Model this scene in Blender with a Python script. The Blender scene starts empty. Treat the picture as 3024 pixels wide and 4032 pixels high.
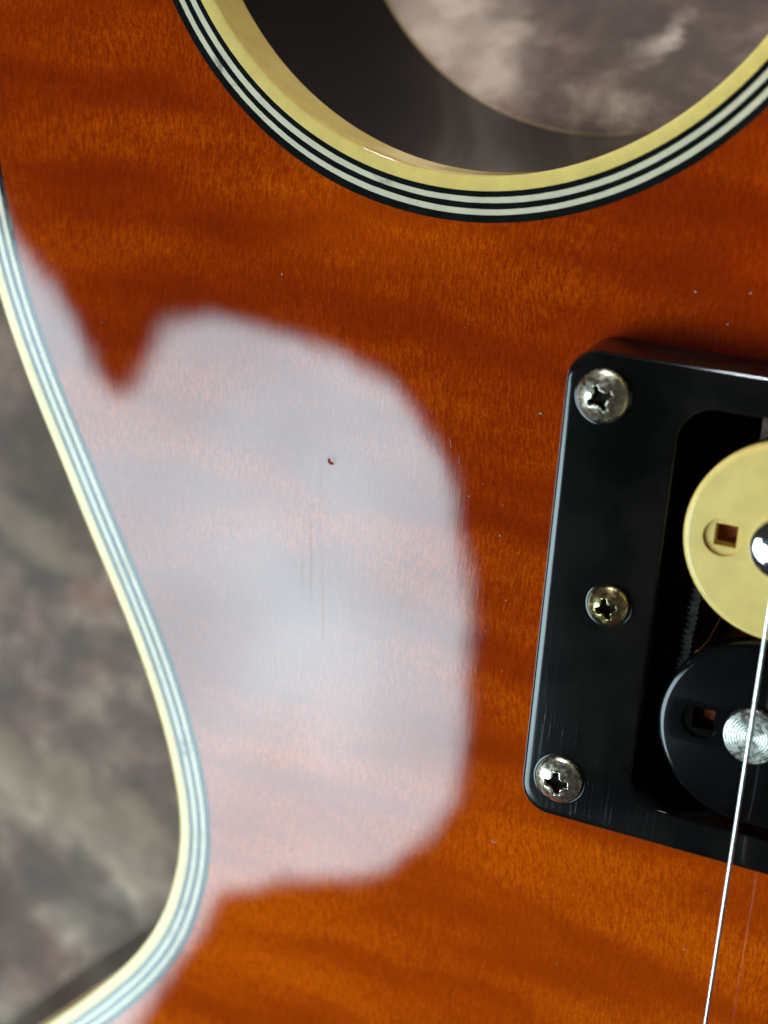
import bpy, bmesh, math, random
from mathutils import Vector, Matrix, geometry, noise as mnoise

random.seed(7)
S = bpy.context.scene
COL = S.collection
MM = 0.001                                   # everything is authored in millimetres

# ------------------------------------------------------------------ camera
cam_d = bpy.data.cameras.new('camera')
cam_d.sensor_fit = 'HORIZONTAL'
cam_d.sensor_width = 36.0
cam_d.lens = 71.61
cam_d.clip_start = 0.005
cam_d.clip_end = 20.0
cam_d.dof.use_dof = True
cam_d.dof.focus_distance = 0.1365
cam_d.dof.aperture_fstop = 28.0
cam = bpy.data.objects.new('camera', cam_d)
COL.objects.link(cam)
rot = Matrix(((0.90673, -0.190025, 0.376471),
              (0.070726, 0.948602, 0.308466),
              (-0.415738, -0.253069, 0.873566)))
rot = rot.to_quaternion().to_matrix()
cam.matrix_world = Matrix.Translation(Vector((54.156, 44.373, 125.663)) * MM) @ rot.to_4x4()
S.camera = cam

# ------------------------------------------------------------------ world: the dim room
W = bpy.data.worlds.new('World')
S.world = W
W.use_nodes = True
W.node_tree.nodes['Background'].inputs['Color'].default_value = (1.0, 0.93, 0.88, 1)
W.node_tree.nodes['Background'].inputs['Strength'].default_value = 0.036

S.view_settings.view_transform = 'Standard'
S.view_settings.look = 'None'
S.view_settings.exposure = 0.0
S.view_settings.gamma = 1.0
S.render.engine = 'CYCLES'
S.cycles.use_denoising = True
S.cycles.max_bounces = 5
S.cycles.diffuse_bounces = 2
S.cycles.glossy_bounces = 4
S.cycles.use_adaptive_sampling = True
S.cycles.adaptive_threshold = 0.02


# ------------------------------------------------------------------ node helper
class NT:
    def __init__(self, tree):
        self.t = tree
        self.n = tree.nodes
        self.l = tree.links

    def put(self, sock, v):
        if isinstance(v, bpy.types.NodeSocket):
            self.l.new(v, sock)
        elif v is not None:
            try:
                sock.default_value = v
            except Exception:
                sock.default_value = tuple(v) + (1.0,)

    def math(self, op, a, b=None, c=None, clamp=False):
        nd = self.n.new('ShaderNodeMath')
        nd.operation = op
        nd.use_clamp = clamp
        for i, v in enumerate((a, b, c)):
            if v is not None:
                self.put(nd.inputs[i], v)
        return nd.outputs[0]

    def vmath(self, op, a, b=None, scale=None):
        nd = self.n.new('ShaderNodeVectorMath')
        nd.operation = op
        self.put(nd.inputs[0], a)
        if b is not None:
            self.put(nd.inputs[1], b)
        if scale is not None:
            self.put(nd.inputs['Scale'], scale)
        return nd.outputs['Value'] if op in ('DOT_PRODUCT', 'LENGTH', 'DISTANCE') else nd.outputs[0]

    def noise(self, vec, scale=1.0, detail=2.0, rough=0.5, dist=0.0, color=False):
        nd = self.n.new('ShaderNodeTexNoise')
        self.put(nd.inputs['Vector'], vec)
        nd.inputs['Scale'].default_value = scale
        nd.inputs['Detail'].default_value = detail
        nd.inputs['Roughness'].default_value = rough
        nd.inputs['Distortion'].default_value = dist
        return nd.outputs['Color'] if color else nd.outputs['Fac']

    def ramp(self, fac, stops, interp='EASE'):
        nd = self.n.new('ShaderNodeValToRGB')
        self.put(nd.inputs[0], fac)
        cr = nd.color_ramp
        cr.interpolation = interp
        while len(cr.elements) > 1:
            cr.elements.remove(cr.elements[-1])
        first = True
        for p, c in stops:
            if not isinstance(c, (tuple, list)):
                c = (c, c, c)
            e = cr.elements[0] if first else cr.elements.new(p)
            e.position = p
            e.color = (c[0], c[1], c[2], 1)
            first = False
        return nd.outputs['Color']

    def maprange(self, v, a, b, c, d, smooth=True):
        nd = self.n.new('ShaderNodeMapRange')
        nd.interpolation_type = 'SMOOTHSTEP' if smooth else 'LINEAR'
        self.put(nd.inputs[0], v)
        for i, x in enumerate((a, b, c, d)):
            nd.inputs[i + 1].default_value = x
        return nd.outputs[0]

    def mix(self, fac, a, b, blend='MIX'):
        nd = self.n.new('ShaderNodeMix')
        nd.data_type = 'RGBA'
        nd.blend_type = blend
        nd.clamp_factor = True
        self.put(nd.inputs['Factor'], fac)
        for s, v in (('A', a), ('B', b)):
            sk = [i for i in nd.inputs if i.name == s and i.type == 'RGBA'][0]
            self.put(sk, v if isinstance(v, bpy.types.NodeSocket) else tuple(v) + (1.0,))
        return [o for o in nd.outputs if o.type == 'RGBA'][0]

    def bump(self, height, dist, strength=1.0, normal=None):
        nd = self.n.new('ShaderNodeBump')
        nd.inputs['Strength'].default_value = strength
        nd.inputs['Distance'].default_value = dist
        self.put(nd.inputs['Height'], height)
        if normal is not None:
            self.put(nd.inputs['Normal'], normal)
        return nd.outputs[0]

    def coord_mm(self):
        tc = self.n.new('ShaderNodeTexCoord')
        return self.vmath('SCALE', tc.outputs['Object'], scale=1000.0)

    def scaled(self, vec, s):
        return self.vmath('MULTIPLY', vec, s)

    def sep(self, vec):
        nd = self.n.new('ShaderNodeSeparateXYZ')
        self.put(nd.inputs[0], vec)
        return nd.outputs

    def comb(self, x, y, z=0.0):
        nd = self.n.new('ShaderNodeCombineXYZ')
        for i, v in enumerate((x, y, z)):
            self.put(nd.inputs[i], v)
        return nd.outputs[0]


# ------------------------------------------------------------------ the one lamp: a bright window, low on the left
# (an area lamp; its clear part is the irregular opening that the lacquer mirrors)
LX = Vector((0.90286, 0.0, 0.42993))
LZ = Vector((-0.40009, -0.36608, 0.84019)).normalized()
LY = LZ.cross(LX).normalized()
LX = LY.cross(LZ).normalized()
LC = Vector((-605.133, -559.122, 1260.280)) * MM
LW, LH = 2.8, 1.2
OPEN_A = [(-0.236, 0.180), (-0.192, 0.292), (-0.12, 0.303), (-0.059, 0.291), (0.086, 0.219),
          (0.131, 0.139), (0.148, 0.069), (0.162, -0.10), (0.157, -0.185), (0.128, -0.245), (0.068, -0.292), (-0.071, -0.291)]
OPEN_B = [(-0.236, 0.213), (-0.455, 0.505), (-1.28, 0.52), (-1.34, -0.22), (-0.50, -0.50), (-0.19, -0.50),
          (-0.08, -0.296), (-0.10, 0.0)]
OPEN_C = [(-0.30, 0.10), (-0.246, 0.224), (-0.222, 0.208), (-0.10, 0.12), (0.0, -0.15), (0.0, -0.286), (-0.10, -0.318), (-0.30, -0.25)]
lamp_d = bpy.data.lights.new('window_lamp', 'AREA')
lamp_d.shape = 'RECTANGLE'
lamp_d.size = LW
lamp_d.size_y = LH
LAMP_RADIANCE = 12.7
lamp_d.energy = LAMP_RADIANCE * LW * LH * math.pi
lamp_d.use_nodes = True
lt = NT(lamp_d.node_tree)
em = [n for n in lt.n if n.type == 'EMISSION'][0]
geo = lt.n.new('ShaderNodeNewGeometry')
sp = lt.sep(geo.outputs['Parametric'])
lx = lt.math('MULTIPLY', lt.math('SUBTRACT', sp[0], 0.5), LW)
ly = lt.math('MULTIPLY', lt.math('SUBTRACT', sp[1], 0.5), LH)
lp = lt.comb(lx, ly, 0.0)
wob = lt.vmath('SCALE', lt.vmath('SUBTRACT', lt.noise(lp, 16.0, 1.0, 0.6, color=True), (0.5, 0.5, 0.5)), scale=0.030)
lpw = lt.vmath('ADD', lp, wob)


def convex_sdf(tr, p, pts):
    cx = sum(a for a, b in pts) / len(pts)
    cy = sum(b for a, b in pts) / len(pts)
    res = None
    for i in range(len(pts)):
        a = Vector(pts[i])
        b = Vector(pts[(i + 1) % len(pts)])
        d = b - a
        nrm = Vector((-d.y, d.x)).normalized()
        if nrm.dot(Vector((cx, cy)) - a) < 0:
            nrm = -nrm
        v = tr.math('SUBTRACT', tr.vmath('DOT_PRODUCT', p, (nrm.x, nrm.y, 0.0)), nrm.dot(a))
        res = v if res is None else tr.math('SMOOTH_MIN', res, v, 0.022)
    return res


sd = lt.math('MAXIMUM', convex_sdf(lt, lpw, OPEN_A), convex_sdf(lt, lpw, OPEN_B))
sd = lt.math('MAXIMUM', sd, convex_sdf(lt, lpw, OPEN_C))
mask = lt.maprange(sd, -0.008, 0.008, 0.0, 1.0)
cloud = lt.maprange(lt.noise(lp, 6.0, 1.0, 0.45), 0.3, 0.7, 0.88, 1.06)
core = lt.maprange(lt.vmath('LENGTH', lt.vmath('MULTIPLY', lt.vmath('SUBTRACT', lp, (-0.018, 0.005, 0.0)), (1.6, 0.85, 1.0))), 0.0, 0.28, 1.28, 0.95)
cloud = lt.math('MULTIPLY', cloud, core)
lt.put(em.inputs['Strength'], lt.math('MULTIPLY', mask, cloud))
em.inputs['Color'].default_value = (0.645, 0.885, 0.975, 1)
lamp = bpy.data.objects.new('window_lamp', lamp_d)
COL.objects.link(lamp)
lm = Matrix((LX, LY, LZ)).transposed().to_4x4()
lamp.matrix_world = Matrix.Translation(LC) @ lm


# a weaker room lamp far off beyond the neck, hardly above the plane of the top
room_d = bpy.data.lights.new('room_lamp', 'AREA')
room_d.shape = 'DISK'
room_d.size = 0.17
room_d.energy = 12.5
room_d.color = (0.86, 0.95, 1.0)
room = bpy.data.objects.new('room_lamp', room_d)
COL.objects.link(room)
rd = Vector((-0.15, 0.98, 0.085)).normalized()
room.matrix_world = Matrix.Translation(Vector((5, 40, -25)) * MM + rd * 1.3) @ rd.to_track_quat('Z', 'Y').to_matrix().to_4x4()


# ------------------------------------------------------------------ materials
def material(name):
    m = bpy.data.materials.new(name)
    m.use_nodes = True
    t = NT(m.node_tree)
    b = [n for n in t.n if n.type == 'BSDF_PRINCIPLED'][0]
    return m, t, b


def simple(name, col, rough=0.4, metal=0.0, spec=0.5, coat=0.0, coat_r=0.05, var=0.12, vscale=0.6, bump=0.0, bscale=3.0):
    m, t, b = material(name)
    p = t.coord_mm()
    nz = t.noise(p, vscale, 4.0, 0.6)
    k = t.maprange(nz, 0.3, 0.7, 1.0 - var, 1.0 + var)
    c = t.vmath('SCALE', tuple(col), scale=k)
    t.put(b.inputs['Base Color'], c)
    b.inputs['Roughness'].default_value = rough
    b.inputs['Metallic'].default_value = metal
    b.inputs['Specular IOR Level'].default_value = spec
    b.inputs['Coat Weight'].default_value = coat
    b.inputs['Coat Roughness'].default_value = coat_r
    if bump:
        t.put(b.inputs['Normal'], t.bump(t.noise(p, bscale, 4.0, 0.65), bump * MM))
    return m


def lacquer_normal(t, p, full=True):
    """fine sunken grain lines, slow waviness, the small dent and the hair scratches in the clear lacquer"""
    grain = t.noise(t.scaled(p, (3.6, 0.2, 1.0)), 1.0, 2.0, 0.6)
    slow = t.noise(t.scaled(p, (0.10, 0.06, 0.1)), 1.0, 2.0, 0.5)
    pit = t.noise(t.scaled(p, (5.0, 2.2, 1.0)), 1.0, 2.0, 0.6)
    n = t.bump(slow, 0.015 * MM)
    n = t.bump(t.math('ADD', grain, t.math('MULTIPLY', pit, 0.6)), 0.0005 * MM, normal=n)
    if full:
        d = t.vmath('DISTANCE', p, (-5.8, 3.93, 0.0))
        dent = t.maprange(d, 0.06, 0.38, 0.0, 1.0)
        rim = t.math('MULTIPLY', t.maprange(d, 0.28, 0.40, 0.0, 1.0), t.maprange(d, 0.4, 0.65, 0.2, 0.0))
        n = t.bump(t.math('ADD', dent, rim), 0.027 * MM, normal=n)
        s = t.sep(p)
        wobble = t.math('MULTIPLY', t.math('SUBTRACT', t.noise(t.scaled(p, (0.0, 0.2, 0.0)), 1.0), 0.5), 0.5)
        tot = None
        for x0, slope, y0, y1, w in ((-6.6, -0.077, 6.0, -17.0, 0.045), (-7.7, -0.060, 1.0, -13.0, 0.035), (-8.9, -0.09, -4.0, -12.0, 0.03)):
            xx = t.math('SUBTRACT', s[0], t.math('MULTIPLY_ADD', s[1], slope, x0))
            xx = t.math('ABSOLUTE', t.math('ADD', xx, wobble))
            line = t.maprange(xx, 0.0, w * 2.2, 1.0, 0.0)
            vis = t.math('MULTIPLY', t.maprange(s[1], y1, y1 + 5, 0.0, 1.0), t.maprange(s[1], y0 - 4, y0, 1.0, 0.0))
            v = t.math('MULTIPLY', line, vis)
            tot = v if tot is None else t.math('ADD', tot, v)
        n = t.bump(tot, -0.0032 * MM, normal=n)
    return n


def flamed_maple():
    m, t, b = material('flamed_maple')
    p = t.coord_mm()
    warp = t.vmath('SCALE', t.vmath('SUBTRACT', t.noise(p, 0.045, 2.0, 0.5, color=True), (0.5, 0.5, 0.5)), scale=5.0)
    pw = t.vmath('ADD', p, warp)
    # broad figure bands across the grain, and narrower ones inside them
    f1 = t.noise(t.scaled(pw, (0.024, 0.125, 0.1)), 1.0, 1.0, 0.5)
    f2 = t.noise(t.scaled(pw, (0.07, 0.30, 0.1)), 1.0, 2.0, 0.5)
    f = t.math('ADD', t.math('MULTIPLY', f1, 0.66), t.math('MULTIPLY', f2, 0.34))
    f = t.maprange(f, 0.34, 0.66, 0.0, 1.0)
    # fibres along the grain, catching the light where the figure is bright
    fib = t.noise(t.scaled(pw, (4.6, 0.75, 1.0)), 1.0, 3.0, 0.65)
    spk = t.noise(t.scaled(pw, (5.0, 2.6, 1.0)), 1.0, 2.0, 0.7)
    k = t.math('ADD', t.math('MULTIPLY', t.math('SUBTRACT', fib, 0.5), 1.45), t.math('MULTIPLY', t.math('SUBTRACT', spk, 0.5), 1.15))
    kk = t.math('MULTIPLY', k, t.math('MULTIPLY_ADD', f, 0.9, 0.35))
    ff = t.math('ADD', t.math('MULTIPLY_ADD', f, 0.48, 0.25), kk, clamp=True)
    red = t.ramp(ff, [(0.0, (0.165, 0.0095, 0.0000)), (0.5, (0.315, 0.0265, 0.0000)), (1.0, (0.52, 0.0660, 0.0003))], 'LINEAR')
    amb = t.ramp(ff, [(0.0, (0.305, 0.0260, 0.0000)), (0.5, (0.510, 0.0590, 0.0000)), (1.0, (0.75, 0.116, 0.0005))], 'LINEAR')
    # sunburst stain: amber towards the middle of the body, red-brown towards the upper edge
    s = t.sep(p)
    dd = t.math('ADD', t.math('MULTIPLY', s[1], 1.0), t.math('MULTIPLY', s[0], -0.34))
    dd = t.math('ADD', dd, t.math('MULTIPLY', t.math('SUBTRACT', t.noise(p, 0.03, 2.0), 0.5), 24.0))
    burst = t.maprange(dd, 2.0, -46.0, 0.0, 1.0)
    glow = t.vmath('LENGTH', t.scaled(t.vmath('SUBTRACT', pw, (-3.0, 26.5, 0.0)), (0.55, 1.3, 1.0)))
    burst = t.math('ADD', burst, t.maprange(glow, 1.0, 10.0, 0.7, 0.0), clamp=True)
    col = t.mix(burst, red, amb)
    gl = t.noise(t.scaled(pw, (0.9, 0.012, 1.0)), 1.0, 3.0, 0.6)
    gl = t.maprange(t.math('ABSOLUTE', t.math('SUBTRACT', gl, 0.5)), 0.0, 0.014, 0.34, 0.0)
    gl = t.math('MULTIPLY', gl, t.maprange(t.noise(t.scaled(p, (0.06, 0.05, 1.0)), 1.0, 2.0), 0.42, 0.62, 0.0, 1.0))
    col = t.mix(gl, col, (0.10, 0.010, 0.0005))
    pores = t.maprange(t.noise(t.scaled(pw, (6.0, 1.1, 1.0)), 1.0, 2.0, 0.5), 0.68, 0.78, 0.0, 0.55)
    col = t.mix(pores, col, (0.05, 0.008, 0.001))
    t.put(b.inputs['Base Color'], col)
    b.inputs['Roughness'].default_value = 0.55
    b.inputs['Specular IOR Level'].default_value = 0.0
    b.inputs['Coat Weight'].default_value = 1.0
    b.inputs['Coat Roughness'].default_value = 0.022
    b.inputs['Coat IOR'].default_value = 1.5
    t.put(b.inputs['Coat Normal'], lacquer_normal(t, p))
    return m


def plastic(name, col, rough=0.25, coat=1.0, lac=True, var=0.06):
    m, t, b = material(name)
    p = t.coord_mm()
    nz = t.noise(t.scaled(p, (0.5, 0.5, 0.5)), 1.0, 4.0, 0.6)
    t.put(b.inputs['Base Color'], t.vmath('SCALE', tuple(col), scale=t.maprange(nz, 0.3, 0.7, 1 - var, 1 + var)))
    b.inputs['Roughness'].default_value = rough
    b.inputs['Specular IOR Level'].default_value = 0.3 * (1 - coat)
    b.inputs['Coat Weight'].default_value = coat
    b.inputs['Coat Roughness'].default_value = 0.04
    if lac:
        n = t.bump(t.noise(p, 0.4, 2.0), 0.006 * MM)
        t.put(b.inputs['Coat Normal'], n)
        t.put(b.inputs['Normal'], n)
    return m


def ivory():
    m = plastic('ivory_ply', (0.76, 0.62, 0.44), 0.3)
    t = NT(m.node_tree)
    b = [n for n in t.n if n.type == 'BSDF_PRINCIPLED'][0]
    src = b.inputs['Base Color'].links[0].from_socket
    p = t.coord_mm()
    sm = t.maprange(t.noise(p, 0.22, 4.0, 0.65), 0.60, 0.74, 0.0, 0.75)
    am = t.maprange(t.noise(t.vmath('ADD', p, (40.0, 9.0, 0.0)), 0.12, 3.0, 0.6), 0.58, 0.72, 0.0, 0.6)
    c = t.mix(am, src, (0.50, 0.36, 0.15))
    t.put(b.inputs['Base Color'], t.mix(sm, c, (0.16, 0.15, 0.11)))
    return m


def scratched_black():
    m, t, b = material('black_plastic')
    p = t.coord_mm()
    sc = t.noise(t.scaled(p, (7.0, 0.12, 1.0)), 1.0, 4.0, 0.7)
    s = t.sep(p)
    low = t.maprange(s[1], 6.0, -22.0, 0.15, 1.0)
    t.put(b.inputs['Roughness'], t.math('ADD', 0.07, t.math('MULTIPLY', t.math('MULTIPLY', sc, low), 0.12)))
    blot = t.noise(p, 0.12, 3.0, 0.55)  # soft brownish reflections painted into the base colour
    t.put(b.inputs['Base Color'], t.mix(t.maprange(blot, 0.35, 0.7, 0.0, 1.0), (0.0022, 0.0022, 0.0024), (0.0105, 0.0085, 0.0080)))
    b.inputs['Specular IOR Level'].default_value = 0.45
    n = t.bump(t.noise(p, 0.2, 2.0), 0.008 * MM)
    n = t.bump(t.math('MULTIPLY', t.maprange(sc, 0.55, 0.8, 0.0, 1.0), low), -0.0016 * MM, normal=n)
    t.put(b.inputs['Normal'], n)
    return m


def metal(name, col, rough=0.22, worn=0.5, tint=(0.25, 0.2, 0.1)):
    m, t, b = material(name)
    p = t.coord_mm()
    a = t.noise(p, 0.9, 4.0, 0.6)
    c = t.mix(t.maprange(a, 0.45, 0.72, 0.0, worn), col, tint)
    t.put(b.inputs['Base Color'], c)
    b.inputs['Metallic'].default_value = 1.0
    t.put(b.inputs['Roughness'], t.maprange(t.noise(p, 2.3, 4.0, 0.7), 0.35, 0.7, rough * 0.75, rough * 1.7))
    t.put(b.inputs['Normal'], t.bump(t.noise(p, 3.0, 3.0, 0.7), rough * 0.03 * MM))
    return m


def cloth_material():
    m, t, b = material('mottled_cloth')
    p = t.coord_mm()
    w = t.vmath('SCALE', t.vmath('SUBTRACT', t.noise(p, 0.035, 3.0, 0.6, color=True), (0.5, 0.5, 0.5)), scale=16.0)
    pw = t.vmath('ADD', p, w)
    n1 = t.noise(pw, 0.048, 3.0, 0.55)
    n2 = t.noise(t.vmath('ADD', p, (17.0, 5.0, 0.0)), 0.13, 4.0, 0.6, 0.15)
    a = t.math('ADD', t.math('MULTIPLY', n1, 0.6), t.math('MULTIPLY', n2, 0.4))
    c = t.ramp(a, [(0.36, (0.075, 0.071, 0.066)), (0.46, (0.125, 0.106, 0.098)), (0.54, (0.18, 0.147, 0.132)), (0.63, (0.33, 0.30, 0.26)), (0.70, (0.50, 0.48, 0.42))], 'LINEAR')
    bb = t.noise(t.vmath('ADD', pw, (133.0, 71.0, 0.0)), 0.07, 3.0, 0.6)
    c = t.mix(t.maprange(bb, 0.54, 0.70, 0.0, 0.5), c, (0.23, 0.145, 0.130))
    # larger dye blotches and streaks, plus painted light and shade: centre, direction, half sizes, amount, colour
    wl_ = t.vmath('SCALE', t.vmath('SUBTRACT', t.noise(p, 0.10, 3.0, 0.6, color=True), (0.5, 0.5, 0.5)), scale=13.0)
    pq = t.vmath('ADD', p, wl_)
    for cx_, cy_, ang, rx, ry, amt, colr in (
            (-17, 42, -35, 21, 9, 0.72, (0.74, 0.70, 0.62)), (5.5, 44, 60, 4.5, 3.0, 0.75, (0.70, 0.69, 0.62)),  # first: light in the cutaway, painted as a pale patch
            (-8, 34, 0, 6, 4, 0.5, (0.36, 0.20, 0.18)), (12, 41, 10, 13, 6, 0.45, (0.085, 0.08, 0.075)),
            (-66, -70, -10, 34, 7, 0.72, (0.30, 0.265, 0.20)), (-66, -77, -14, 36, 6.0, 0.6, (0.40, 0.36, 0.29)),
            (-60, -91, -12, 28, 9, 0.5, (0.085, 0.082, 0.078)), (-80, -112, -20, 16, 7, 0.6, (0.34, 0.30, 0.25)),  # first: shade beside the lower body edge, painted dark
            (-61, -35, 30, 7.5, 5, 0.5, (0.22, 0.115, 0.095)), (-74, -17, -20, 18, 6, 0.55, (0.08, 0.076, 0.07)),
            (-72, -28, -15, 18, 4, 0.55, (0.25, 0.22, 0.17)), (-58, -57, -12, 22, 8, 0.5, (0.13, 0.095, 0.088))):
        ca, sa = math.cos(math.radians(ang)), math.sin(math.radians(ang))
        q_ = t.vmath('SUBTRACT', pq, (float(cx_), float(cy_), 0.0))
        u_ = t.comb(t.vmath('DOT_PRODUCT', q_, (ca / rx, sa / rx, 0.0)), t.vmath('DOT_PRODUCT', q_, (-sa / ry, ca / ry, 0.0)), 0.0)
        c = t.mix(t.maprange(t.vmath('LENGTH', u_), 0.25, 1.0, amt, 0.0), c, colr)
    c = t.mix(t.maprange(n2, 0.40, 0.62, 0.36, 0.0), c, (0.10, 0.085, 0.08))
    c = t.vmath('MULTIPLY', c, (1.56, 1.20, 1.06))
    t.put(b.inputs['Base Color'], c)
    b.inputs['Roughness'].default_value = 0.9
    b.inputs['Specular IOR Level'].default_value = 0.1
    b.inputs['Sheen Weight'].default_value = 0.2
    t.put(b.inputs['Normal'], t.bump(t.noise(p, 1.4, 4.0, 0.7), 0.25 * MM))
    return m


M = {
    'maple': flamed_maple(),
    'cream': plastic('cream_plastic', (0.86, 0.58, 0.170), 0.3),
    'cream_shaded': plastic('shaded_cream_plastic', (0.36, 0.26, 0.10), 0.4),  # darker copy of the cream, back-edge shade put into its colour
    'purf_w': ivory(),
    'purf_b': plastic('black_ply', (0.006, 0.008, 0.007), 0.3, var=0.3),
    'side': plastic('dark_brown_lacquer', (0.007, 0.0042, 0.0038), 0.4, coat=0.3),
    'black': scratched_black(),
    'bobbin': plastic('cream_bobbin_plastic', (0.87, 0.58, 0.172), 0.42, coat=0.35),
    'bobbin_k': simple('black_bobbin_plastic', (0.0028, 0.0028, 0.003), 0.10, spec=0.4, var=0.3, bump=0.0006, bscale=2.0),
    'nickel': metal('worn_nickel', (0.76, 0.68, 0.52), 0.28, 0.35, (0.46, 0.40, 0.24)),
    'brass': metal('yellowed_nickel', (0.72, 0.60, 0.27), 0.22, 0.8, (0.28, 0.13, 0.06)),
    'chrome': metal('polished_steel', (0.70, 0.71, 0.72), 0.07, 0.1, (0.4, 0.38, 0.35)),
    'turned': metal('turned_steel', (0.62, 0.60, 0.53), 0.24, 0.35, (0.36, 0.31, 0.22)),
    'string': metal('string_steel', (0.74, 0.73, 0.70), 0.34, 0.1, (0.5, 0.48, 0.4)),
    'copper': simple('copper_winding', (0.42, 0.10, 0.035), 0.35, 0.6, var=0.3, vscale=3.0, bump=0.06, bscale=4.0),
    'tape': simple('black_cloth_tape', (0.075, 0.075, 0.072), 0.75, var=0.4, vscale=3.0, bump=0.03),
    'cavity': simple('bare_cavity_wood', (0.16, 0.085, 0.06), 0.85, var=0.35, vscale=1.6, bump=0.08, bscale=2.0),
    'rosewood': simple('rosewood', (0.035, 0.016, 0.010), 0.4, var=0.4, vscale=0.8),
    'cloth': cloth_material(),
    'recess_shade': simple('painted_recess_shade', (0.012, 0.007, 0.006), 0.8, spec=0.1),  # dark colour painting the shade inside the screw recesses
    'plate': simple('stained_plate', (0.15, 0.085, 0.07), 0.8, var=0.4, vscale=2.0, bump=0.05),
    'dust': simple('dust', (0.50, 0.42, 0.36), 0.9),
}


# ------------------------------------------------------------------ mesh helpers
def add_obj(name, verts, faces, mat, parent=None, smooth=True, edges=()):
    me = bpy.data.meshes.new(name)
    me.from_pydata([(v[0] * MM, v[1] * MM, v[2] * MM) for v in verts], edges, faces)
    me.materials.append(mat)
    if smooth:
        me.polygons.foreach_set('use_smooth', [True] * len(me.polygons))
    me.update()
    o = bpy.data.objects.new(name, me)
    COL.objects.link(o)
    if parent is not None:
        o.parent = parent
    return o


def fix_normals(o):
    bm = bmesh.new()
    bm.from_mesh(o.data)
    bmesh.ops.recalc_face_normals(bm, faces=bm.faces)
    bm.to_mesh(o.data)
    bm.free()
    return o


def sharp(o, ang=35):
    o.data.set_sharp_from_angle(angle=math.radians(ang))
    return o


def bridge(loops, closed=True):
    """quads between successive vertex loops of equal length"""
    verts, faces = [], []
    n = len(loops[0])
    for lp_ in loops:
        verts += lp_
    for k in range(len(loops) - 1):
        for i in range(n if closed else n - 1):
            j = (i + 1) % n
            faces.append((k * n + i, k * n + j, (k + 1) * n + j, (k + 1) * n + i))
    return verts, faces


def lathe(profile, seg=48, c=(0, 0, 0)):
    loops = []
    for r, z in profile:
        loops.append([(c[0] + r * math.cos(2 * math.pi * i / seg), c[1] + r * math.sin(2 * math.pi * i / seg), c[2] + z) for i in range(seg)])
    v, f = bridge(loops)
    f.append(tuple(range(len(v) - seg, len(v))))
    return v, f


def tube(path, r, seg=10):
    loops = []
    for i, p in enumerate(path):
        p = Vector(p)
        d = (Vector(path[min(i + 1, len(path) - 1)]) - Vector(path[max(i - 1, 0)])).normalized()
        a = d.orthogonal().normalized() if abs(d.x) > 0.9 else d.cross(Vector((1, 0, 0))).normalized()
        b = d.cross(a).normalized()
        loops.append([tuple(p + r * (math.cos(2 * math.pi * k / seg) * a + math.sin(2 * math.pi * k / seg) * b)) for k in range(seg)])
    v, f = bridge(loops)
    f.append(tuple(range(seg)))
    f.append(tuple(range(len(v) - seg, len(v))))
    return v, f


def rrect(x0, y0, x1, y1, r, n=10):
    pts = []
    for cx, cy, a0 in ((x1 - r, y1 - r, 0), (x0 + r, y1 - r, 90), (x0 + r, y0 + r, 180), (x1 - r, y0 + r, 270)):
        for k in range(n + 1):
            a = math.radians(a0 + 90 * k / n)
            pts.append((cx + r * math.cos(a), cy + r * math.sin(a)))
    return pts


def stadium(x0, x1, cy, r, n=36):
    pts = []
    for cx, a0 in ((x1, -90), (x0, 90)):
        for k in range(n + 1):
            a = math.radians(a0 + 180 * k / n)
            pts.append((cx + r * math.cos(a), cy + r * math.sin(a)))
    return pts


def tess(loops, z):
    vs = [[Vector((x, y, 0)) for x, y in lp_] for lp_ in loops]
    tris = geometry.tessellate_polygon(vs)
    flat = [(v.x, v.y, z) for lp_ in vs for v in lp_]
    out = []
    for t in tris:
        a, b, c = (Vector(flat[i]) for i in t)
        out.append(tuple(t) if (b - a).cross(c - a).z > 0 else tuple(reversed(t)))
    return flat, out


# ------------------------------------------------------------------ setting: the cloth underneath
def build_cloth():
    x0, x1, y0, y1 = -330.0, 430.0, -470.0, 380.0
    nx, ny = 260, 290
    verts, faces = [], []
    for j in range(ny + 1):
        for i in range(nx + 1):
            x = x0 + (x1 - x0) * i / nx
            y = y0 + (y1 - y0) * j / ny
            al = x * 0.91 - y * 0.42                       # folds run down to the right
            ac = x * 0.42 + y * 0.91
            ac += 7.0 * mnoise.noise(Vector((x * 0.02, y * 0.02, 4.0)))
            q = Vector((al * 0.010, ac * 0.036, 0.3))
            fold = mnoise.noise(q) + 0.45 * mnoise.noise(q * 2.3 + Vector((3, 1, 0)))
            z = -44.5 + 4.0 * fold
            z = min(z, -40.4)
            # the cloth falls away under the cutaways and the neck, a slope added to catch the room lamp
            k = max(0.0, min(1.0, (y - 33.0 + 3.0 * mnoise.noise(Vector((x * 0.05, 0, 5)))) / 24.0)) * max(0.0, min(1.0, (x + 75.0) / 40.0)) * max(0.0, min(1.0, (200.0 - x) / 40.0))
            k = k * k * (3 - 2 * k)
            verts.append((x, y, z - 24.0 * k))
    for j in range(ny):
        for i in range(nx):
            a = j * (nx + 1) + i
            faces.append((a, a + 1, a + nx + 2, a + nx + 1))
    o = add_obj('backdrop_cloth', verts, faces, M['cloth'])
    o['kind'] = 'structure'
    return o


build_cloth()

# ------------------------------------------------------------------ the guitar
guitar = bpy.data.objects.new('electric_guitar', None)
COL.objects.link(guitar)
guitar.location = (61.2 * MM, -100 * MM, -40 * MM)
guitar['label'] = 'amber flamed maple electric guitar body with cream bound cutaway and black ringed pickup'
guitar['category'] = 'guitar'
bpy.context.view_layer.update()
G_INV = Matrix.Translation((-61.2 * MM, 100 * MM, 40 * MM))


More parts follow.
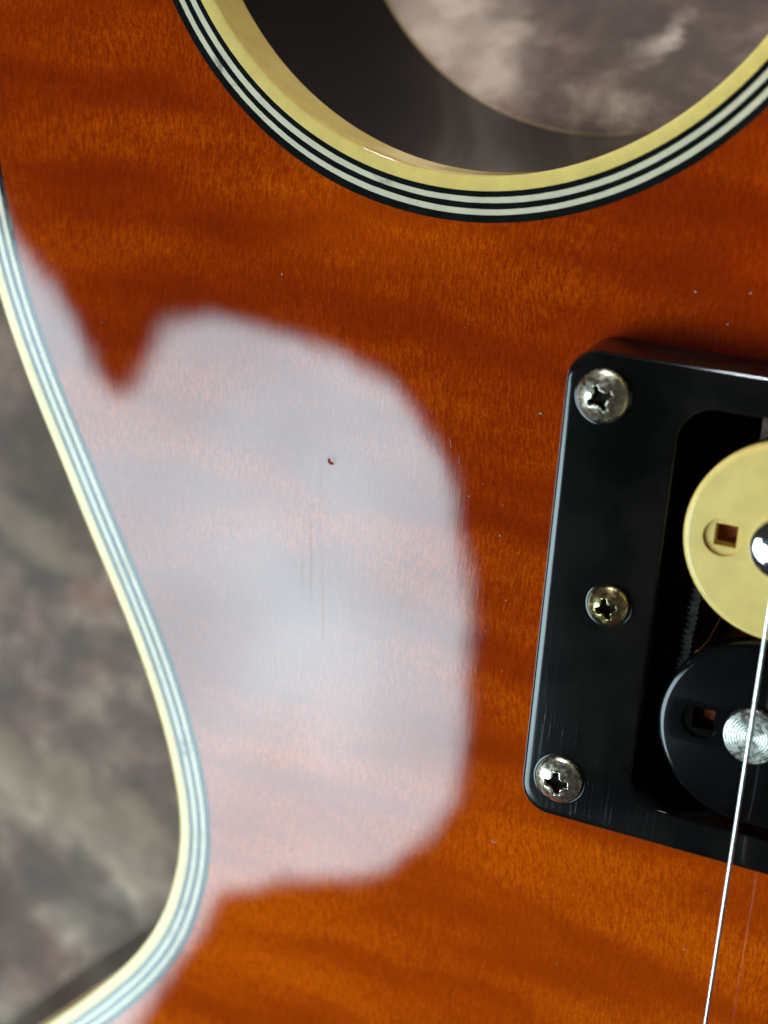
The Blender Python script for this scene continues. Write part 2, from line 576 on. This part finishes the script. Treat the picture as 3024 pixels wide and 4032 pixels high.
def part(name, verts, faces, mat, parent=None, smooth=True, keep=False):
    o = add_obj(name, verts, faces, mat, None, smooth)
    par = parent or guitar
    o.parent = par
    if par is guitar:
        o.matrix_parent_inverse = G_INV
    return o


# --- outline of the body (outer edge of the binding), left half then mirrored about the centre line
AX = 61.2
half = [(61.2, -330), (0, -323), (-60, -296), (-105, -247), (-119, -192), (-101, -141), (-69, -103),
        (-38.4, -71.7), (-30.3, -62.9), (-25.95, -57.2), (-23.1, -51.8), (-21.4, -45.2), (-21.05, -40.5), (-21.7, -35.8),
        (-23.3, -29.9), (-25.3, -24.6), (-27.6, -19.5), (-30.2, -14.5), (-33.5, -8.4), (-37.0, -1.6),
        (-40.6, 5.3), (-43.2, 10.9), (-45.3, 16.3), (-47.4, 23.5), (-48.9, 32), (-49.8, 44), (-49.9, 58), (-48.3, 74),
        (-43.5, 87), (-36.8, 92.3), (-30.6, 88.5), (-26.9, 77)]
CX, CY, CR = 4.4, 61.87, 30.2
for a in range(186, 341, 7):
    half.append((CX + CR * math.cos(math.radians(a)), CY + CR * math.sin(math.radians(a))))
half += [(33.6, 55.0), (36.0, 58.5), (42, 60.0), (61.2, 60.3)]
full = half + [(2 * AX - x, y) for x, y in reversed(half[1:-1])]


def catmull(pts, step=1.1):
    out = []
    n = len(pts)
    for i in range(n):
        p0, p1, p2, p3 = (Vector(pts[(i + k - 1) % n]) for k in range(4))
        t0 = 0.0
        t1 = t0 + max((p1 - p0).length, 1e-3) ** 0.5
        t2 = t1 + max((p2 - p1).length, 1e-3) ** 0.5
        t3 = t2 + max((p3 - p2).length, 1e-3) ** 0.5
        m = max(2, int((p2 - p1).length / step))
        for k in range(m):
            t = t1 + (t2 - t1) * k / m
            a1 = p0 * ((t1 - t) / (t1 - t0)) + p1 * ((t - t0) / (t1 - t0))
            a2 = p1 * ((t2 - t) / (t2 - t1)) + p2 * ((t - t1) / (t2 - t1))
            a3 = p2 * ((t3 - t) / (t3 - t2)) + p3 * ((t - t2) / (t3 - t2))
            b1 = a1 * ((t2 - t) / (t2 - t0)) + a2 * ((t - t0) / (t2 - t0))
            b2 = a2 * ((t3 - t) / (t3 - t1)) + a3 * ((t - t1) / (t3 - t1))
            out.append(b1 * ((t2 - t) / (t2 - t1)) + b2 * ((t - t1) / (t2 - t1)))
    return out


OUT = catmull(full)
for _ in range(6):                                   # fair the curve
    n_ = len(OUT)
    OUT = [OUT[i] * 0.5 + (OUT[i - 1] + OUT[(i + 1) % n_]) * 0.25 for i in range(n_)]
area = sum(OUT[i].x * OUT[(i + 1) % len(OUT)].y - OUT[(i + 1) % len(OUT)].x * OUT[i].y for i in range(len(OUT)))
if area < 0:
    OUT.reverse()
NRM = []
for i in range(len(OUT)):
    d = (OUT[(i + 1) % len(OUT)] - OUT[i - 1]).normalized()
    NRM.append(Vector((-d.y, d.x)))                  # inward


def offset(d):
    return [OUT[i] + NRM[i] * d for i in range(len(OUT))]


def sweep(profile, shift=None, jitter=None):
    loops = []
    for n_, (d, z) in enumerate(profile):
        lp_ = []
        for i, p in enumerate(offset(d)):
            dx = dy = 0.0
            if jitter:
                e = jitter(OUT[i], n_)
                dx, dy = NRM[i].x * e, NRM[i].y * e
            if shift:
                dx, dy = shift(OUT[i], z)
            lp_.append((p.x + dx, p.y + dy, z))
        loops.append(lp_)
    return bridge(loops)


def back_shift(p, z):
    """the sides lean a little inside the cutaway"""
    k = max(0.0, min(1.0, (-z - 5.0) / 35.0))
    w = 0.0
    for sx in (CX, 2 * AX - CX):
        dist = (p - Vector((sx, CY))).length
        if p.y < 75:
            w = max(w, max(0.0, min(1.0, (46.0 - dist) / 12.0)))
    sx = -1.0 if p.x < AX else 1.0
    low = max(0.0, min(1.0, (-38.0 - p.y) / 30.0))        # rounder towards the back below the waist
    return (sx * k * w - sx * k * low * 0.4, 2.0 * k * w - k * low * 0.3)


# binding and purfling
PLY0, PLY = 1.28, 0.504
prof = [(0.0, -5.2), (0.0, -2.0), (0.0, -0.31), (0.008, -0.25), (0.03, -0.195), (0.065, -0.155), (0.11, -0.128), (0.18, -0.102), (0.3, -0.072), (0.5, -0.044),
        (0.75, -0.020), (1.0, -0.005), (PLY0 - 0.004, 0.0), (PLY0 - 0.004, -0.8)]
v, f = sweep(prof)
sharp(fix_normals(part('edge_binding', v, f, M['cream'])), 50)
for k in range(5):
    d0 = PLY0 + k * PLY + 0.003
    d1 = d0 + PLY - 0.006
    if k == 4:
        d1 += 0.16
    z = 0.0 if k < 4 else 0.003

    def uneven(p, n_, k=k):
        e_ = k if n_ < 2 else k + 1
        if e_ == 0:
            return 0.0
        return 0.05 * mnoise.noise(Vector((p.x * 0.11, p.y * 0.11, e_ * 7.3))) + 0.02 * mnoise.noise(Vector((p.x * 0.9, p.y * 0.9, e_ * 3.1)))
    v, f = sweep([(d0, -0.8), (d0, z), (d1, z), (d1, -0.8)], jitter=uneven)
    sharp(fix_normals(part('purfling_strip', v, f, M['purf_b'] if k % 2 == 0 else M['purf_w'])), 60)

# sides and back
v, f = sweep([(0.06, -5.2), (0.06, -12), (0.06, -20), (0.06, -28), (0.06, -37.9)], back_shift)
fix_normals(part('body_side', v, f, M['side']))
v, f = sweep([(0.10, -37.9), (0.0, -37.9), (0.0, -39.4), (0.3, -39.8), (0.9, -40.0), (3.0, -40.0)], back_shift)
sharp(fix_normals(part('back_binding', v, f, M['cream_shaded'])), 50)
bl = []
for i, p in enumerate(offset(3.0)):
    s_ = back_shift(OUT[i], -40.0)
    bl.append((p.x + s_[0], p.y + s_[1]))
v, f = tess([bl], -40.0)
part('body_back', v, f, M['side'], smooth=False)

# top, with the pickup opening cut through it
TOP_D = PLY0 + 5 * PLY - 0.06
HOLE = rrect(23.5, -22.3, 2 * AX - 23.5, 17.3, 2.0, 6)
v, f = tess([[(p.x, p.y) for p in offset(TOP_D)], HOLE], 0.0)
part('body_top', v, f, M['maple'], smooth=False)
loops = [[(x, y, z) for x, y in HOLE] for z in (0.0, -16.0)]
v, f = bridge(loops)
f.append(tuple(range(len(v) - len(HOLE), len(v))))
part('pickup_cavity', v, f, M['cavity'], smooth=False)

# --- pickup mounting ring
RX0, RX1, RY0, RY1, RH = 17.8, 2 * AX - 17.8, -23.45, 19.5, 5.5
IX0, IX1, IY0, IY1 = 27.8, 2 * AX - 27.8, -20.0, 16.15
loops = []


def ring_h(y):
    return 0.0


NB = 7
loops.append([(x, y, 0.004) for x, y in rrect(RX0 - .25, RY0 - .25, RX1 + .25, RY1 + .25, 3.0)])
loops.append([(x, y, RH - 0.75) for x, y in rrect(RX0, RY0, RX1, RY1, 2.8)])
for k in range(1, NB + 1):
    a = math.radians(90 * k / NB)
    ins = 0.55 * (1 - math.cos(a))
    loops.append([(x, y, RH - 0.75 + 0.75 * math.sin(a)) for x, y in rrect(RX0 + ins, RY0 + ins, RX1 - ins, RY1 - ins, 2.8 - ins * 0.6)])
loops.append([(x, y, RH) for x, y in rrect(RX0 + 0.9, RY0 + 0.9, RX1 - 0.9, RY1 - 0.9, 2.4)])
loops.append([(x, y, RH) for x, y in rrect(IX0 - 0.35, IY0 - 0.35, IX1 + 0.35, IY1 + 0.35, 3.0)])
for k in range(1, 4):
    a = math.radians(90 * k / 3)
    ins = 0.25 * math.sin(a)
    loops.append([(x, y, RH - 0.25 * (1 - math.cos(a))) for x, y in rrect(IX0 - 0.25 + ins, IY0 - 0.25 + ins, IX1 + 0.25 - ins, IY1 + 0.25 - ins, 3.0)])
loops.append([(x, y, 0.004) for x, y in rrect(IX0 + 0.1, IY0 + 0.1, IX1 - 0.1, IY1 - 0.1, 3.0)])
v, f = bridge(loops)
ring = sharp(fix_normals(part('pickup_ring', v, f, M['black'])), 50)


def screw_mesh(name, r, dome, mat, rim=0.35, recess=0.95, arm=0.27, blunt=0.0, seed=0):
    """pan/oval head: polar height field with a cross recess pressed into it"""
    rings_, seg = 44, 96
    verts, faces = [], []
    rnd = random.Random(seed)
    ph = rnd.random() * 10

    def h(x, y):
        rr = math.hypot(x, y) / r
        z = rim + dome * (1 - min(rr, 1.0) ** 2.0)
        if rr > 0.9:
            z -= rim * ((rr - 0.9) / 0.1) ** 2 * 0.6
        ax, ay = abs(x) / r, abs(y) / r
        lim = 0.50
        tw = arm * (1 - 0.35 * max(ax, ay) / lim)
        dep = 0.0
        for long_, short in ((ax, ay), (ay, ax)):
            if long_ < lim:
                e = min((lim - long_) / 0.10, (tw * 0.62 - short) / 0.07)
                dep = max(dep, max(0.0, min(1.0, e)))
        cen = max(0.0, min(1.0, (0.30 - math.hypot(ax, ay)) / 0.06))
        dep = max(dep, cen)
        z -= recess * dep * (1 - 0.35 * min(1, max(ax, ay) / lim))
        z += 0.02 * mnoise.noise(Vector((x * 1.7 + ph, y * 1.7, 0))) * (1 - dep)
        lip = max(0.0, 1 - abs(max(ax, ay) - lim) / 0.08) * max(0, 1 - min(ax, ay) / 0.25)
        return z + 0.03 * lip * (1 - dep), dep

    deps = [1.0]
    verts.append((0, 0, h(0, 0)[0]))
    for i in range(1, rings_ + 1):
        q = r * i / rings_
        for k in range(seg):
            a = 2 * math.pi * k / seg
            x, y = q * math.cos(a), q * math.sin(a)
            z, dp = h(x, y)
            deps.append(dp)
            verts.append((x, y, z))
    for k in range(seg):
        faces.append((0, 1 + k, 1 + (k + 1) % seg))
    for i in range(rings_ - 1):
        for k in range(seg):
            a = 1 + i * seg + k
            b = 1 + i * seg + (k + 1) % seg
            faces.append((a, a + seg, b + seg, b))
    base = len(verts)
    deps += [0.0] * seg
    for k in range(seg):
        a = 2 * math.pi * k / seg
        verts.append((r * 0.97 * math.cos(a), r * 0.97 * math.sin(a), -0.5))
    for k in range(seg):
        a = 1 + (rings_ - 1) * seg + k
        b = 1 + (rings_ - 1) * seg + (k + 1) % seg
        faces.append((a, base + k, base + (k + 1) % seg, b))
    me = bpy.data.meshes.new(name)
    me.from_pydata([(x * MM, y * MM, z * MM) for x, y, z in verts], [], faces)
    me.materials.append(mat)
    me.materials.append(M['recess_shade'])
    me.polygons.foreach_set('use_smooth', [True] * len(me.polygons))
    me.polygons.foreach_set('material_index', [1 if min(deps[i] for i in fc) > 0.3 else 0 for fc in faces])
    me.update()
    return me


def place(name, me, loc, rotz, parent, tilt=(0, 0)):
    o = bpy.data.objects.new(name, me)
    COL.objects.link(o)
    o.parent = parent
    if parent is guitar:
        o.matrix_parent_inverse = G_INV
    o.location = Vector(loc) * MM
    o.rotation_euler = (tilt[0], tilt[1], rotz)
    return o


big = screw_mesh('mounting_screw', 2.28, 1.2, M['nickel'], seed=1)
big2 = screw_mesh('mounting_screw', 2.22, 0.9, M['nickel'], arm=0.34, seed=2)
small = screw_mesh('height_screw', 1.88, 1.1, M['brass'], recess=1.1, arm=0.36, seed=3)
for me, x, y, rz, tl in ((big, 21.3, 15.85, 0.5, (0.02, 0.0)), (big2, 21.42, -19.5, 0.12, (0.03, -0.04)),
                         (big, 2 * AX - 21.3, 15.85, 1.1, (0, 0)), (big2, 2 * AX - 21.42, -19.5, 0.3, (0, 0))):
    place('mounting_screw', me, (x, y, RH), rz, ring, tl)
for x in (23.95, 2 * AX - 23.95):
    place('height_screw', small, (x, -2.15, RH), 0.35, ring, (0, 0))
# thin dark countersink collars round the heads
for x, y, r in ((21.3, 15.85, 2.5), (21.42, -19.5, 2.45), (23.95, -2.15, 2.1)):
    v, f = bridge([[(x + rr * math.cos(2 * math.pi * k / 48), y + rr * math.sin(2 * math.pi * k / 48), RH + zz) for k in range(48)]
                   for rr, zz in ((r, 0.004), (r - 0.10, 0.022), (r - 0.22, 0.02), (r - 0.34, -0.1))])
    fix_normals(part('screw_collar', v, f, M['black'], ring))


# --- pickup coils
def bobbin(cy, r, x0, ztop, mat, pole_mat, domed, pole_x, pole_y, key):
    x1 = 2 * AX - x0
    kx, ky, kr, kh = key
    T = 1.7
    loops = [[(x, y, ztop - T) for x, y in stadium(x0, x1, cy, r)]]
    loops.append([(x, y, ztop - 0.55) for x, y in stadium(x0, x1, cy, r)])
    for k in range(1, 7):
        a = math.radians(90 * k / 6)
        loops.append([(x, y, ztop - 0.55 + 0.55 * math.sin(a)) for x, y in stadium(x0, x1, cy, r - 0.6 * (1 - math.cos(a)))])
    v, f = bridge(loops)
    n0 = len(loops[0])
    top_loop = stadium(x0, x1, cy, r - 0.6)
    circ = [(kx - 0.2 + kr * math.cos(2 * math.pi * k / 40), ky - 0.15 + kr * math.sin(2 * math.pi * k / 40)) for k in range(40)]
    tv, tf = tess([top_loop, circ], ztop)
    b0 = len(v)
    v += tv
    f += [tuple(i + b0 for i in t) for t in tf]
    # shallow round recess, then the square key hole through the flange
    sq = rrect(kx - kh, ky - kh, kx + kh, ky + kh, 0.08, 2)
    rv, rf = bridge([[(x, y, ztop) for x, y in circ], [(x, y, ztop - 0.3) for x, y in circ]])
    b0 = len(v)
    v += rv
    f += [tuple(i + b0 for i in t) for t in rf]
    fv, ff = tess([circ, sq], ztop - 0.3)
    b0 = len(v)
    v += fv
    f += [tuple(i + b0 for i in t) for t in ff]
    hv, hf = bridge([[(x, y, ztop - 0.3) for x, y in sq], [(x, y, ztop - T) for x, y in sq]])
    b0 = len(v)
    v += hv
    f += [tuple(i + b0 for i in t) for t in hf]
    # lower flange
    lv, lf = bridge([[(x, y, z) for x, y in stadium(x0, x1, cy, r)] for z in (-4.4, -5.6)])
    b0 = len(v)
    v += lv
    f += [tuple(i + b0 for i in t) for t in lf]
    bo = part('pickup_bobbin', v, f, mat)
    bm = bmesh.new()
    bm.from_mesh(bo.data)
    bmesh.ops.remove_doubles(bm, verts=bm.verts, dist=1e-7)
    bmesh.ops.recalc_face_normals(bm, faces=bm.faces)
    bm.to_mesh(bo.data)
    bm.free()
    sharp(bo, 40)
    # winding under the flange
    wv, wf = [], []
    wl = []
    zz = ztop - T - 0.01
    while zz > -4.4:
        wl.append([(x, y, zz) for x, y in stadium(x0, x1, cy, r - 1.25 - (0.05 if len(wl) % 2 else 0.0))])
        zz -= 0.22
    wv, wf = bridge(wl)
    wf.append(tuple(range(len(wl[0]))))
    fix_normals(part('winding', wv, wf, M['copper'], bo))
    if domed:
        prof_ = [(2.62, -0.6), (2.62, 0.35)]
        for k in range(1, 15):
            a = math.radians(86 * k / 14)
            prof_.append((2.62 * math.cos(a) ** 0.85, 0.35 + 1.0 * math.sin(a)))
    else:
        prof_ = [(2.42, -0.6), (2.42, 0.55), (2.36, 0.66), (2.24, 0.70), (2.16, 0.60)]
        q = 2.10
        while q > 0.1:
            prof_ += [(q, 0.70), (q - 0.09, 0.745), (q - 0.17, 0.70)]
            q -= 0.24
    pv, pf = lathe(prof_, 64)
    pme = None
    for k in range(6):
        x = pole_x + (2 * AX - 2 * pole_x) * k / 5
        if pme is None:
            o = fix_normals(part('pole_piece', pv, pf, pole_mat, bo))
            pme = o.data
        else:
            o = bpy.data.objects.new('pole_piece', pme)
            COL.objects.link(o)
            o.parent = bo
        o.location = Vector((x, pole_y, ztop)) * MM
    return bo


cream_b = bobbin(6.45, 8.4, 37.85, 6.5, M['bobbin'], M['chrome'], True, 37.65, 6.2, (32.98, 6.25, 1.62, 0.93))
cream_b['label'] = 'cream plastic pickup coil'
black_b = bobbin(-10.55, 8.25, 37.7, 6.2, M['bobbin_k'], M['turned'], False, 37.65, -10.4, (33.3, -10.2, 1.62, 0.93))
black_b['label'] = 'black plastic pickup coil'

# ribbed cloth tape wrapped round both coils
path = []


def arc(cx, cy, r, a0, a1, n):
    return [(cx + r * math.cos(math.radians(a0 + (a1 - a0) * k / n)), cy + r * math.sin(math.radians(a0 + (a1 - a0) * k / n))) for k in range(n + 1)]


cn = arc(38.4, 6.4, 8.1, 100, 180, 40) + arc(38.05, -10.5, 8.7, 180, 250, 40)
dense = []
for i in range(len(cn) - 1):
    a, b = Vector(cn[i]), Vector(cn[i + 1])
    m = max(1, int((b - a).length / 0.09))
    for k in range(m):
        dense.append(a.lerp(b, k / m))
loops = []
for i, p in enumerate(dense):
    d = (dense[min(i + 1, len(dense) - 1)] - dense[max(i - 1, 0)]).normalized()
    nrm = Vector((-d.y, d.x))
    if nrm.x > 0 and nrm.dot(Vector((50, -2)) - p) > 0:
        nrm = -nrm
    rib = 0.16 * math.sin(i * 2 * math.pi / 6.0) + 0.05 * random.random()
    lo = []
    for s_, zz in ((0.35, -3.0), (0.0, -2.6), (0.0, 0.6), (0.1, 1.1), (0.45, 1.3), (0.9, 1.2)):
        q = p - nrm * s_ + nrm * rib * (1 if s_ < 0.4 else 0.4)
        lo.append((q.x, q.y, zz + 0.15 * math.sin(i * 0.21)))
    loops.append(lo)
v, f = bridge(loops, closed=False)
part('coil_tape', v, f, M['tape'], smooth=False)
# a loose hair of winding wire
v, f = tube([(33.2, -1.2, 1.0), (32.6, -3.0, 1.6), (32.1, -4.6, 2.0), (31.5, -5.6, 2.2), (31.0, -6.0, 2.2)], 0.022, 6)
part('loose_wire', v, f, M['copper'])
# wooden spacer behind the coils
v, f = bridge([[(x, y, z) for x, y in rrect(33.6, 12.4, 2 * AX - 33.6, 17.2, 0.4, 4)] for z in (0.5, -1.0)])
f.append(tuple(range(len(v) // 2)))
part('mounting_spacer', v, f, M['plate'], smooth=False)

# --- strings
for k in range(6):
    u = k / 5.0
    xa = 37.8 + (2 * AX - 2 * 37.8) * u
    lean = 0.22 * (1 - 2 * u) / 38.2
    path = [(xa - lean * y, y, 9.5 - y * 0.006) for y in (-235, -150, -80, -40, 0, 40, 100, 190)]
    v, f = tube(path, 0.185, 12)
    part('string', v, f, M['string'])

# --- neck end with the bound fretboard
v, f = bridge([[(x, y, z) for x, y in rrect(35.6, 21.2, 2 * AX - 35.6, 190, 0.6, 3)] for z in (-24.0, 6.0)])
f.append(tuple(range(len(v) // 2, len(v))))
f.append(tuple(range(len(v) // 2)))
neck = part('neck', v, f, M['rosewood'], smooth=False)
loops = []
for ins, z in ((0.0, 0.6), (0.0, 5.5), (0.12, 5.85), (0.45, 6.02), (1.0, 6.02)):
    loops.append([(x, y, z) for x, y in rrect(34.45 + ins, 20.45 + ins, 2 * AX - 34.45 - ins, 191, 1.2, 6)])
v, f = bridge(loops)
part('fretboard_binding', v, f, M['cream'], neck)
for k in range(4):
    y = 34 + k * 15.5
    v, f = tube([(36, y, 6.1), (AX, y, 6.4), (2 * AX - 36, y, 6.1)], 0.9, 10)
    part('fret', v, f, M['nickel'], neck)

# ------------------------------------------------------------------ dust and lint lying on the lacquer
bm = bmesh.new()
spots = [(-12.04, 20.89, .10), (1.65, 11.44, .09), (8.32, 3.18, .09), (11.67, 0.07, .09), (14.31, 12.03, .10), (33.75, -36.15, .10),
         (26.5, 24.5, .08), (29.5, 22.2, .09), (31, 25, .07), (12.9, -6, .07), (11.2, -9.5, .06), (13.2, -13, .06), (21.8, -42, .05)]
for _ in range(40):
    spots.append((random.uniform(-35, 36), random.uniform(-60, 28), random.uniform(.02, .045)))
for x, y, r in spots:
    mt = Matrix.Translation(Vector((x, y, r * 0.6)) * MM) @ Matrix.Rotation(random.random() * 3, 4, 'Z') @ Matrix.Diagonal((r * MM * random.uniform(.8, 1.6), r * MM * 0.8, r * MM * 0.6, 1))
    bmesh.ops.create_icosphere(bm, subdivisions=1, radius=1.0, matrix=mt)
for x, y, ang, ln in ((5.8, 8.4, -0.9, 1.0), (7.0, 6.9, -1.2, 0.7), (0.2, 12.6, 0.4, 0.4), (14.5, -31.0, 2.4, 0.6)):
    path, bend = [], random.uniform(-1.4, 1.4)
    for k in range(7):
        a_ = ang + bend * k / 6
        px_, py_ = (path[-1][0], path[-1][1]) if path else (x, y)
        path.append((px_ + ln / 6 * math.cos(a_), py_ + ln / 6 * math.sin(a_), 0.03 + 0.03 * math.sin(k)))
    tv_, tf_ = tube(path, 0.016, 5)
    bv_ = [bm.verts.new(Vector(q) * MM) for q in tv_]
    for fc in tf_:
        bm.faces.new([bv_[q] for q in fc])
me = bpy.data.meshes.new('dust')
bm.to_mesh(me)
bm.free()
me.materials.append(M['dust'])
dust = bpy.data.objects.new('dust', me)
COL.objects.link(dust)
dust['kind'] = 'stuff'
dust['label'] = 'pale dust specks lying on the amber lacquer'
dust['category'] = 'dust'
